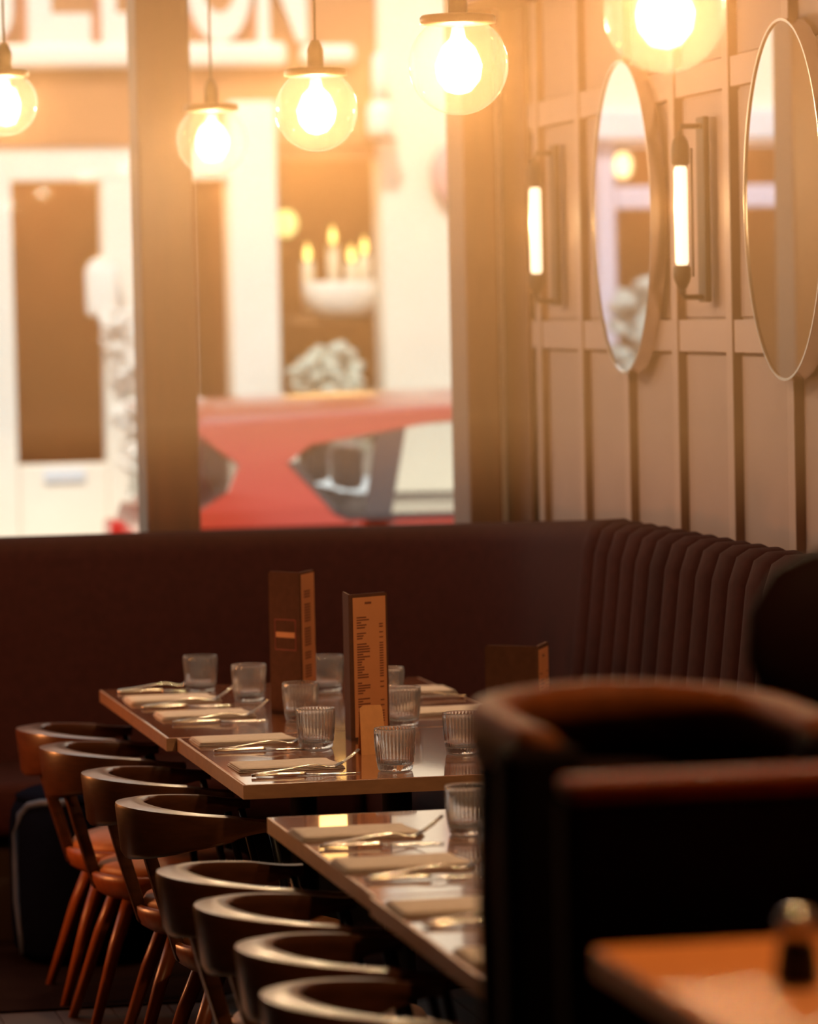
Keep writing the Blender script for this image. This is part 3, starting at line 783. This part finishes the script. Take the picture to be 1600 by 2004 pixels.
bn = thing('bench', 'black high backed bench with oxblood top rail behind the orange bar table', 'bench', (1.60, 4.10, 0))
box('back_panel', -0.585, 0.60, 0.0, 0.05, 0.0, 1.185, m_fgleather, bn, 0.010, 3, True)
box('top_rail', -0.590, 0.60, -0.012, 0.062, 1.186, 1.210, m_oxrail, bn, 0.010, 3, True)
box('end_strip', -0.594, -0.5855, 0.004, 0.046, 0.0, 1.183, m_fgdark, bn, 0.003)
box('seat_pad', -0.20, 0.60, -0.12, -0.001, 0.60, 0.68, m_fgleather, bn, 0.02, 3, True)

bs = thing('bar_chair', 'dark round padded bar chair cut by the right edge before the channelled banquette', 'chair', (1.655, 4.97, 0))
lathe('padded_back', [(0, 1.150), (0.09, 1.155), (0.145, 1.19), (0.168, 1.25), (0.165, 1.31), (0.135, 1.365), (0.08, 1.395), (0, 1.402)], m_fgleather, bs, 36).scale = (1.1, 0.45, 1)
lathe('seat', [(0, 0.74), (0.15, 0.74), (0.168, 0.76), (0.168, 0.80), (0.15, 0.82), (0, 0.825)], m_fgleather, bs, 32)
box('lower_back', -0.17, 0.17, -0.060, 0.060, 0.83, 1.160, m_fgleather, bs, 0.03, 3, True)
for sx, sy in ((-1, -1), (-1, 1), (1, -1), (1, 1)):
    tube('leg', [(sx * 0.09, sy * 0.09, 0.745), (sx * 0.14, sy * 0.14, 0.0)], [0.018, 0.012], m_fgdark, bs, 10)
tube('foot_ring', [(0.175 * math.cos(2 * PI * i / 24), 0.175 * math.sin(2 * PI * i / 24), 0.27) for i in range(25)], 0.008, m_fgdark, bs, 8)
tube('arm', [(-0.165, 0.02, 1.155), (-0.155, -0.06, 1.165), (-0.130, -0.12, 1.165)], [0.018, 0.020, 0.018], m_fgrim, bs, 10)

# ------------------------------------------------------------------ the street outside
ZG = -0.10
struct(box('street', -8, 14, 12.9, 17.4, ZG - 0.2, ZG - 0.02, m_road))
struct(box('pavement_near', -8, 14, YW + 0.13, 12.9, ZG - 0.2, ZG + 0.04, m_paving))
struct(box('pavement_far', -8, 14, 17.4, 19.0, ZG - 0.2, ZG + 0.06, m_paving))

FY = 19.0
ZP = ZG + 0.06
sf = thing('shop_building', 'cream shopfront across the street with terracotta sign band and candle window', 'building', (3.0, FY, 0))
def sbox(name, x0, x1, y0, y1, z0, z1, m, parent=None, bev=0.0):
    return box(name, x0 - 3.0, x1 - 3.0, y0 - FY, y1 - FY, z0, z1, m, parent or sf, bev)
sbox('fascia', 0.95, 3.85, 18.98, 19.16, 2.545, 4.6, m_fascia)
bar = sbox('fascia_strip', 1.83, 3.325, 18.90, 18.98, 2.915, 3.032, m_letter, None, 0.03)
sbox('fascia_strip', 3.395, 3.665, 18.91, 18.98, 2.925, 3.020, m_letter, None, 0.03)
def letter(ch, x0, x1, z0, h):
    cu = bpy.data.curves.new('sign_letter', 'FONT'); cu.body = ch; cu.size = 1.0; cu.extrude = 0.02; cu.offset = 0.045
    cu.resolution_u = 6
    tmp = bpy.data.objects.new('tmp', cu); COL.objects.link(tmp)
    bpy.context.view_layer.update()
    me = bpy.data.meshes.new_from_object(tmp.evaluated_get(bpy.context.evaluated_depsgraph_get()))
    bpy.data.objects.remove(tmp)
    xs = [v.co.x for v in me.vertices]; ys = [v.co.y for v in me.vertices]
    a, b, c, d = min(xs), max(xs), min(ys), max(ys)
    for v in me.vertices:
        X = x0 + (v.co.x - a) / (b - a) * (x1 - x0); Z = z0 + (v.co.y - c) / (d - c) * h
        v.co = Vector((X - 3.0, -0.05 + v.co.z, Z))
    o = link('sign_letter', me, m_letter, sf)
    me2 = me.copy(); me2.materials.clear(); me2.materials.append(m_letteredge)
    cxm, czm = (x0 + x1) / 2 - 3.0, z0 + h / 2
    for v in me2.vertices:
        v.co.x = cxm + (v.co.x - cxm) * (1 + 0.05 / (x1 - x0)); v.co.z = czm + (v.co.z - czm) * (1 + 0.05 / h); v.co.y += 0.042
        v.co.y = max(min(v.co.y, -0.001), -0.028)
    e = link('letter_edge', me2, m_letteredge, o)
    return o
letter('L', 2.07, 2.375, 3.035, 0.62)
letter('L', 2.425, 2.62, 3.035, 0.62)
letter('O', 2.84, 3.165, 3.035, 0.62)
letter('N', 3.185, 3.43, 3.035, 0.62)
letter('J', 1.80, 2.00, 3.035, 0.62)
# left shop: door frame with dark opening
sbox('pier', 0.95, 1.975, 19.0, 19.16, ZP, 2.545, m_frame)
sbox('door_head', 1.975, 2.62, 19.0, 19.16, 2.378, 2.545, m_frame, None, 0.01)
sbox('pier', 2.415, 2.855, 19.0, 19.16, ZP, 2.378, m_frame, None, 0.01)
sbox('door_stall', 1.975, 2.415, 19.02, 19.14, ZP, 1.008, m_frame, None, 0.01)
sbox('letter_plate', 2.10, 2.30, 19.0, 19.018, 0.925, 0.985, m_band, None, 0.004)
sbox('door_pane', 1.977, 2.413, 19.075, 19.081, 1.010, 2.376, m_pane)
sbox('window_head', 2.62, 3.062, 19.0, 19.16, 2.378, 2.545, m_frame, None, 0.01)
sbox('side_pane', 2.857, 3.030, 19.075, 19.081, 0.6, 2.376, m_pane)
sbox('stall_riser', 2.855, 3.032, 19.02, 19.14, ZP, 0.60, m_frame, None, 0.01)
sbox('column', 3.032, 3.268, 18.94, 19.16, ZP, 2.75, m_frame, None, 0.015)
sbox('window_head', 3.268, 3.777, 19.03, 19.16, 2.47, 2.545, m_fascia, None, 0.008)
sbox('display_pane', 3.270, 3.775, 19.10, 19.106, 1.052, 2.468, m_pane)
sbox('stall_riser', 3.268, 3.777, 19.02, 19.16, ZP, 1.05, m_frame, None, 0.01)
sbox('wide_pier', 3.777, 5.6, 18.93, 19.16, ZP, 4.6, m_cream, None, 0.015)
sbox('shop_floor', 0.95, 5.6, 19.161, 21.0, ZP, ZP + 0.1, m_shopdark)
sbox('shop_ceiling', 0.95, 5.6, 19.161, 21.0, 2.75, 2.85, m_shopdark)
sbox('shop_back_wall', 0.95, 5.6, 20.6, 20.7, ZP + 0.1, 2.75, m_shopdark)
sbox('shop_partition', 3.10, 3.16, 19.17, 20.6, ZP + 0.1, 2.75, m_shopdark)
sbox('display_back', 3.17, 4.60, 20.0, 20.06, ZP + 0.1, 2.75, m_shopwarm)
sbox('display_shelf', 3.20, 3.98, 19.25, 19.75, 1.66, 1.70, m_shopwarm)
d = lathe('sign_disc', [(0, -0.03), (0.155, -0.03), (0.165, -0.02), (0.165, 0.02), (0.155, 0.03), (0, 0.03)], m_disc, sf, 40)
d.location = (4.180 - 3.0, -0.13, 2.385); d.rotation_euler = (PI / 2, 0, 0)
point('display_light', (3.60, 19.50, 2.60), 24.0, (1.0, 0.55, 0.18), 0.30)
point('shop_fill_light', (2.3, 19.8, 2.6), 70.0, (1.0, 0.52, 0.20), 0.05)  # unseen light added to make the brown shop interior glow
point('shop_fill_light', (-0.3, 19.4, 2.5), 20.0, (1.0, 0.5, 0.2), 0.05)  # unseen fill added inside the neighbouring shop

# candles, vases and flowers in the display window
for x, zt, lab in ((3.500, 1.972, 'white pillar candle at the left of the lit shop display'), (3.630, 2.055, 'tallest white pillar candle in the middle of the shop display'),
                   (3.722, 1.962, 'short white pillar candle right of the tallest one in the display'), (3.790, 2.000, 'white pillar candle at the right end of the shop display')):
    c_ = thing('candle', lab, 'candle', (x, 19.45, 1.70), 0, 'candles in the shop display')
    h = zt - 1.70
    lathe('wax', [(0, 0), (0.033, 0), (0.033, h - 0.01), (0.028, h), (0, h - 0.004)], m_wax, c_, 20)
    lathe('flame', [(0, h), (0.014, h + 0.02), (0.017, h + 0.04), (0.008, h + 0.075), (0, h + 0.095)], m_flame, c_, 12)
bw = thing('display_bowl', 'wide white bowl under the candles in the shop display', 'bowl', (3.640, 19.26, 1.7001))
lathe('bowl_body', [(0, 0.0), (0.10, 0.0), (0.17, 0.03), (0.20, 0.09), (0.205, 0.17), (0.195, 0.17), (0.185, 0.09), (0.15, 0.04), (0, 0.02)], m_flower, bw, 36).scale = (1, 0.6, 1)
def blossoms(name, center, rad, n, size, m, parent, seed):
    rnd = random.Random(seed); bm = bmesh.new()
    for i in range(n):
        v = Vector((rnd.gauss(0, 1), rnd.gauss(0, 1), rnd.gauss(0, 1))).normalized() * (rnd.random() ** 0.4)
        p = Vector(center) + Vector((v.x * rad[0], v.y * rad[1], v.z * rad[2]))
        s_ = size * rnd.uniform(0.7, 1.3)
        r = bmesh.ops.create_icosphere(bm, subdivisions=1, radius=s_)
        for w in r['verts']: w.co = p + Vector((w.co.x, w.co.y, w.co.z * 0.7))
    return fin(name, bm, m, parent, True)
fa = thing('flower_arrangement', 'grey green flower arrangement low in the shop display window', 'plant', (3.50, 18.75, ZP))
lathe('planter', [(0, 0), (0.15, 0), (0.19, 0.05), (0.21, 0.95), (0.19, 0.96), (0.17, 0.90), (0, 0.88)], m_band, fa, 28)
blossoms('foliage', (0, 0, 1.22), (0.22, 0.16, 0.20), 130, 0.045, m_green, fa, 4)['kind'] = 'stuff'
blossoms('blossoms', (-0.05, -0.04, 1.46), (0.17, 0.14, 0.16), 80, 0.042, mat('pale_green_bloom', (0.52, 0.56, 0.47), 0.8, noise=0.15, nscale=20), fa, 5)['kind'] = 'stuff'
blossoms('pink_blossoms', (0.02, -0.04, 1.10), (0.17, 0.14, 0.10), 30, 0.040, mat('dusky_bloom', (0.36, 0.26, 0.25), 0.8, noise=0.15, nscale=20), fa, 6)['kind'] = 'stuff'
bl = thing('shop_lamp', 'round yellow green lamp glowing beside the shop column', 'lamp', (3.385, 19.42, 2.10))
lathe('lamp_globe', [(0, -0.005), (0.03, 0.0), (0.055, 0.03), (0.062, 0.065), (0.055, 0.10), (0.03, 0.125), (0, 0.13)], m_greenlamp, bl, 24)
tube('cord', [(0, 0, 0.128), (0, 0, 0.65)], 0.004, m_black, bl, 6)
ln = thing('door_lantern', 'white box lantern on the shop door frame across the street', 'lantern', (2.39, 18.9, 1.70))
box('lantern_body', -0.075, 0.075, -0.075, 0.075, 0.02, 0.27, m_flower, ln, 0.03, 3, True)
lathe('lantern_cap', [(0.05, 0.26), (0.07, 0.275), (0.03, 0.30), (0, 0.305)], m_frame, ln, 16)
box('lantern_bracket', -0.012, 0.012, 0.07, 0.099, 0.10, 0.20, m_iron, ln)
wl = thing('wall_lantern', 'white wall lantern on the edge of the wide cream pier, right of the glowing globe', 'lantern', (3.752, 18.80, 2.54))
lathe('saucer', [(0, 0), (0.085, 0.0), (0.09, 0.008), (0.05, 0.014), (0, 0.014)], m_bronze, wl, 24)
lathe('lantern_body', [(0, 0.014), (0.050, 0.016), (0.062, 0.06), (0.062, 0.15), (0.045, 0.19), (0, 0.19)], m_flower, wl, 24)
lathe('lantern_chimney', [(0, 0.188), (0.030, 0.19), (0.034, 0.30), (0.030, 0.40), (0.018, 0.425), (0, 0.43)], m_flower, wl, 20)
box('lantern_bracket', 0.024, 0.050, 0.03, 0.129, 0.20, 0.24, m_iron, wl, 0.003)
cb = thing('climbing_plant', 'white flowering climber beside the shop door, pink blooms on its right side', 'plant', (2.50, 18.80, ZP))
lathe('planter', [(0, 0), (0.11, 0), (0.14, 0.30), (0.125, 0.31), (0.11, 0.28), (0, 0.27)], m_frame, cb, 24)
tube('stem', [(0, 0, 0.27), (0.02, 0.02, 0.9), (-0.01, 0.0, 1.7)], [0.016, 0.012, 0.008], m_green, cb, 8)
for cz, cx, rr, n_ in ((1.60, -0.05, 0.10, 60), (1.42, -0.01, 0.085, 45), (1.18, 0.0, 0.085, 45), (0.98, 0.01, 0.075, 40), (0.72, 0.02, 0.10, 50)):
    blossoms('white_blossoms', (cx, 0, cz + 0.1), (rr * 0.8, 0.09, rr * 1.1), n_, 0.028, m_flower, cb, int(cz * 100))['kind'] = 'stuff'
blossoms('pink_blossoms', (0.10, 0.02, 1.25), (0.045, 0.07, 0.62), 90, 0.024, m_pinkflower, cb, 77)['kind'] = 'stuff'

# building further left on that side, seen only in the oval mirrors
nb = thing('neighbour_building', 'cream building with lavender framed shop window, seen reflected in the oval mirrors', 'building', (0.0, FY, 0))
def nbox(name, x0, x1, y0, y1, z0, z1, m, bev=0.0): return box(name, x0, x1, y0 - FY, y1 - FY, z0, z1, m, nb, bev)
nbox('upper_wall', -5.0, 0.945, 19.0, 19.3, 2.69, 4.6, m_cream)
nbox('band', -5.0, 0.945, 18.92, 19.3, 2.54, 2.688, m_band, 0.01)
nbox('frame_post', 0.325, 0.425, 19.0, 19.12, 0.35, 2.538, m_lav, 0.01)
nbox('frame_post', -1.10, -1.0, 19.0, 19.12, 0.35, 2.538, m_lav, 0.01)
nbox('transom', -0.998, 0.323, 19.0, 19.12, 2.20, 2.31, m_lav, 0.01)
nbox('stall_riser', -1.10, 0.425, 19.0, 19.12, ZP, 0.348, m_lav, 0.01)
nbox('side_wall', 0.427, 0.945, 19.02, 19.3, ZP, 2.538, m_shopwarm)
nbox('side_wall', -5.0, -1.102, 19.02, 19.3, ZP, 2.538, m_cream)
nbox('window_pane', -0.998, 0.323, 19.06, 19.066, 0.35, 2.198, m_pane)
nbox('top_pane', -0.998, 0.323, 19.06, 19.066, 2.312, 2.538, m_pane)
nbox('interior_back', -1.10, 0.425, 19.75, 19.8, 0.0, 2.538, m_shopdark)
nbox('interior_floor', -1.10, 0.425, 19.13, 19.75, 0.30, 0.345, m_shopdark)
nbox('interior_ceiling', -1.10, 0.425, 19.31, 19.75, 2.545, 2.60, m_shopdark)
al = thing('shop_lamp', 'amber lamp behind the lavender shop window, seen in the first oval mirror', 'lamp', (0.205, 19.3, 2.36))
lathe('lamp_globe', [(0, 0), (0.03, 0.01), (0.045, 0.05), (0.042, 0.10), (0.02, 0.13), (0, 0.132)], m_amber, al, 20)
tube('cord', [(0, 0, 0.13), (0, 0, 0.178)], 0.004, m_black, al, 6)
sp = thing('potted_shrub', 'grey green shrub in a pot before the lavender shop window, seen in the mirrors', 'plant', (0.31, 18.6, ZP))
lathe('planter', [(0, 0), (0.16, 0), (0.20, 0.60), (0.18, 0.62), (0.16, 0.56), (0, 0.55)], m_band, sp, 24)
blossoms('foliage', (0, 0, 1.40), (0.17, 0.16, 0.52), 220, 0.05, mat('silver_leaf', (0.46, 0.50, 0.47), 0.8, noise=0.2, nscale=20), sp, 9)['kind'] = 'stuff'

# ------------------------------------------------------------------ red hatchback parked in the street
car = thing('hatchback_car', 'red hatchback car parked in the street outside the window', 'car', (1.80, 15.2, ZG - 0.02))
CZ = -(ZG - 0.02)
def cz(z): return z + CZ - 0.0
HW = 0.86
def car_ring(x, zl, zh, w, pinch=0.0):
    """lower body cross-section at x"""
    return [(x, -w * 0.90, zl), (x, -w * 0.99, zl + 0.15), (x, -w, (zl + zh) / 2), (x, -w * 0.985, zh - 0.10), (x, -w * 0.94, zh - 0.02), (x, -w * 0.86, zh),
            (x, w * 0.86, zh), (x, w * 0.94, zh - 0.02), (x, w * 0.985, zh - 0.10), (x, w, (zl + zh) / 2), (x, w * 0.99, zl + 0.15), (x, w * 0.90, zl)]
bm = bmesh.new()
aloft(bm, [car_ring(*a) for a in ((0.20, cz(0.22), cz(0.62), 0.70), (0.22, cz(0.16), cz(0.84), 0.78), (0.27, cz(0.13), cz(0.965), 0.83), (0.42, cz(0.12), cz(0.965), 0.855), (0.9, cz(0.12), cz(0.955), HW),
                                 (1.8, cz(0.12), cz(0.940), HW), (2.6, cz(0.12), cz(0.915), HW), (3.0, cz(0.12), cz(0.88), 0.85), (3.5, cz(0.13), cz(0.80), 0.83), (3.8, cz(0.16), cz(0.70), 0.78), (3.92, cz(0.22), cz(0.55), 0.68))])
fin('lower_body', bm, m_carred, car, True)
# greenhouse: outer surface points at (x, z) on the side, leaning in
def side(x, z, s, out=0.0):
    t = (z - 0.955) / (1.41 - 0.955)
    return (x, s * (0.845 - 0.20 * max(0.0, t) ** 1.25 + out), cz(z))
def roof_top(x):
    return 1.412 - 0.05 * ((x - 1.35) / 1.0) ** 2 if x > 1.35 else 1.412 - 0.022 * ((x - 1.35) / 1.05) ** 2
def drop(x): return 0.125 - 0.045 * min(max((x - 0.5) / 0.9, 0.0), 1.0)
bm = bmesh.new(); rings = []
for i in range(15):
    x = 0.36 + (2.20 - 0.36) * i / 14.0
    zt = roof_top(x); ring = []
    for j in range(13):
        v = -1 + 2 * j / 12.0
        ring.append((x, v * 0.665, cz(zt - drop(x) * abs(v) ** 2.6)))
    for j in range(12, -1, -1):
        v = -1 + 2 * j / 12.0
        ring.append((x, v * 0.655, cz(zt - drop(x) * abs(v) ** 2.6 - 0.035)))
    rings.append(ring)
aloft(bm, rings); fin('roof', bm, m_carred, car, True)
def side_panel(name, pts, s, m, th=0.03, out=0.0):
    bm = bmesh.new()
    A = [bm.verts.new(side(x, z, s, out)) for x, z in pts]; B = [bm.verts.new(side(x, z, s, out - th)) for x, z in pts]
    bm.faces.new(A); bm.faces.new(B)
    for i in range(len(pts)): bm.faces.new((A[i], A[(i + 1) % len(pts)], B[(i + 1) % len(pts)], B[i]))
    return fin(name, bm, m, car)
for s in (-1, 1):
    if s < 0:
        pil = [(0.30, 0.93), (0.93, 0.93), (0.90, 0.965), (0.84, 1.0), (0.71, 1.165), (0.76, 1.20), (0.80, 1.225), (1.3, 1.300), (1.3, 1.330), (0.8, 1.300), (0.38, 1.275), (0.44, 1.22), (0.52, 1.16), (0.47, 1.06), (0.34, 0.985)]
    else:
        pil = [(0.30, 0.93), (0.93, 0.93), (0.90, 0.965), (0.66, 0.985), (0.62, 1.1), (0.64, 1.24), (1.3, 1.300), (1.3, 1.330), (0.8, 1.300), (0.38, 1.275), (0.44, 1.25), (0.52, 1.16), (0.47, 1.06), (0.34, 0.985)]
    side_panel('rear_pillar', pil, s, m_carred, 0.05, 0.004)
    side_panel('rear_window', [(0.375, 1.272), (0.435, 1.22), (0.515, 1.16), (0.465, 1.06), (0.335, 0.988), (0.305, 0.975), (0.33, 1.15)], s, m_cglass, 0.004, -0.006)
    side_panel('roof_rail', [(1.3, 1.300), (2.05, 1.295), (2.35, 1.21), (2.80, 0.97), (2.92, 0.94), (2.95, 0.96), (2.40, 1.24), (2.12, 1.325), (1.3, 1.330)], s, m_carred, 0.05, 0.004)
    side_panel('window_pillar', [(0.98, 0.965), (1.08, 0.965), (1.17, 1.29), (1.06, 1.275)], s, m_carblack, 0.03, 0.0)
    side_panel('window_pillar', [(1.86, 0.95), (1.96, 0.95), (1.90, 1.31), (1.82, 1.312)], s, m_carblack, 0.03, 0.0)
    side_panel('side_window', [(0.74, 1.15), (0.86, 1.0), (0.92, 0.966), (2.76, 0.955), (2.35, 1.20), (2.05, 1.29), (1.3, 1.298), (0.82, 1.222)], s, m_cglass, 0.004, -0.012)
    side_panel('window_line', [(0.70, 1.163), (0.86, 0.975), (0.92, 0.945), (2.80, 0.935), (2.80, 0.955), (0.93, 0.966), (0.87, 0.995), (0.735, 1.165)], s, m_carblack, 0.01, 0.010)
# rear hatch with glass
bm = bmesh.new()
A = [(0.37, -0.60, cz(1.30)), (0.37, 0.60, cz(1.30)), (0.33, 0.70, cz(1.15)), (0.30, 0.76, cz(0.97)), (0.30, -0.76, cz(0.97)), (0.33, -0.70, cz(1.15))]
va = [bm.verts.new(p) for p in A]; vb = [bm.verts.new((p[0] + 0.006, p[1], p[2] - 0.003)) for p in A]
bm.faces.new(va); bm.faces.new(vb)
for i in range(6): bm.faces.new((va[i], va[(i + 1) % 6], vb[(i + 1) % 6], vb[i]))
fin('rear_window', bm, m_cglass, car)
bm = bmesh.new()
A = [(2.20, -0.60, cz(1.355)), (2.20, 0.60, cz(1.355)), (2.92, 0.74, cz(0.93)), (2.92, -0.74, cz(0.93))]
va = [bm.verts.new(p) for p in A]; vb = [bm.verts.new((p[0] - 0.006, p[1], p[2] - 0.003)) for p in A]
bm.faces.new(va); bm.faces.new(vb)
for i in range(4): bm.faces.new((va[i], va[(i + 1) % 4], vb[(i + 1) % 4], vb[i]))
fin('windscreen', bm, m_cglass, car)
box('roof_spoiler', 0.27, 0.40, -0.50, 0.50, cz(1.335), cz(1.375), m_carred, car, 0.012)
for s in (-1, 1):
    bm = bmesh.new(); abox(bm, 0.195, 0.32, s * 0.60 - 0.12, s * 0.60 + 0.12, cz(0.72), cz(0.90), 0.02); fin('tail_lamp', bm, m_lamp_red, car)
    for x in (0.80, 3.12):
        w = lathe('wheel', [(0, -0.09), (0.19, -0.09), (0.21, -0.10), (0.30, -0.10), (0.31, -0.07), (0.31, 0.07), (0.30, 0.10), (0.21, 0.10), (0.19, 0.09), (0, 0.09)], m_tyre, car, 28)
        w.location = (x, s * 0.80, 0.312); w.rotation_euler = (PI / 2, 0, 0)
        h_ = lathe('wheel_rim', [(0, -0.115), (0.05, -0.112), (0.19, -0.10), (0.20, -0.09), (0, -0.08)], m_chrome, w, 20)
        if s > 0: h_.rotation_euler = (PI, 0, 0)
    for x in (0.95, 1.85):
        box('car_seat', x, x + 0.14, s * 0.36 - 0.24, s * 0.36 + 0.24, cz(0.55), cz(1.02), m_carseat, car, 0.05, 3, True)
        box('head_restraint', x + 0.01, x + 0.10, s * 0.36 - 0.12, s * 0.36 + 0.12, cz(1.04), cz(1.20), m_carseat, car, 0.03, 3, True)
box('bumper', 0.15, 0.30, -0.72, 0.72, cz(0.20), cz(0.50), m_carred, car, 0.03, 3, True)

# ------------------------------------------------------------------ warm haze in the room
hz = bpy.data.materials.new('haze'); hz.use_nodes = True
nt = hz.node_tree; nt.nodes.remove(nt.nodes['Principled BSDF'])
vs = nt.nodes.new('ShaderNodeVolumeScatter')
vs.inputs['Color'].default_value = (1.0, 0.61, 0.30, 1)
vs.inputs['Density'].default_value = 0.086
vs.inputs['Anisotropy'].default_value = 0.55
nt.links.new(vs.outputs[0], nt.nodes['Material Output'].inputs['Volume'])
hb = box('room_haze', XL + 0.02, XW - 0.02, 5.30, YW - 0.03, 1.40, ZC - 0.01, hz)
hb['kind'] = 'stuff'; hb['label'] = 'warm haze hanging in the room around the pendant lamps'; hb['category'] = 'haze'
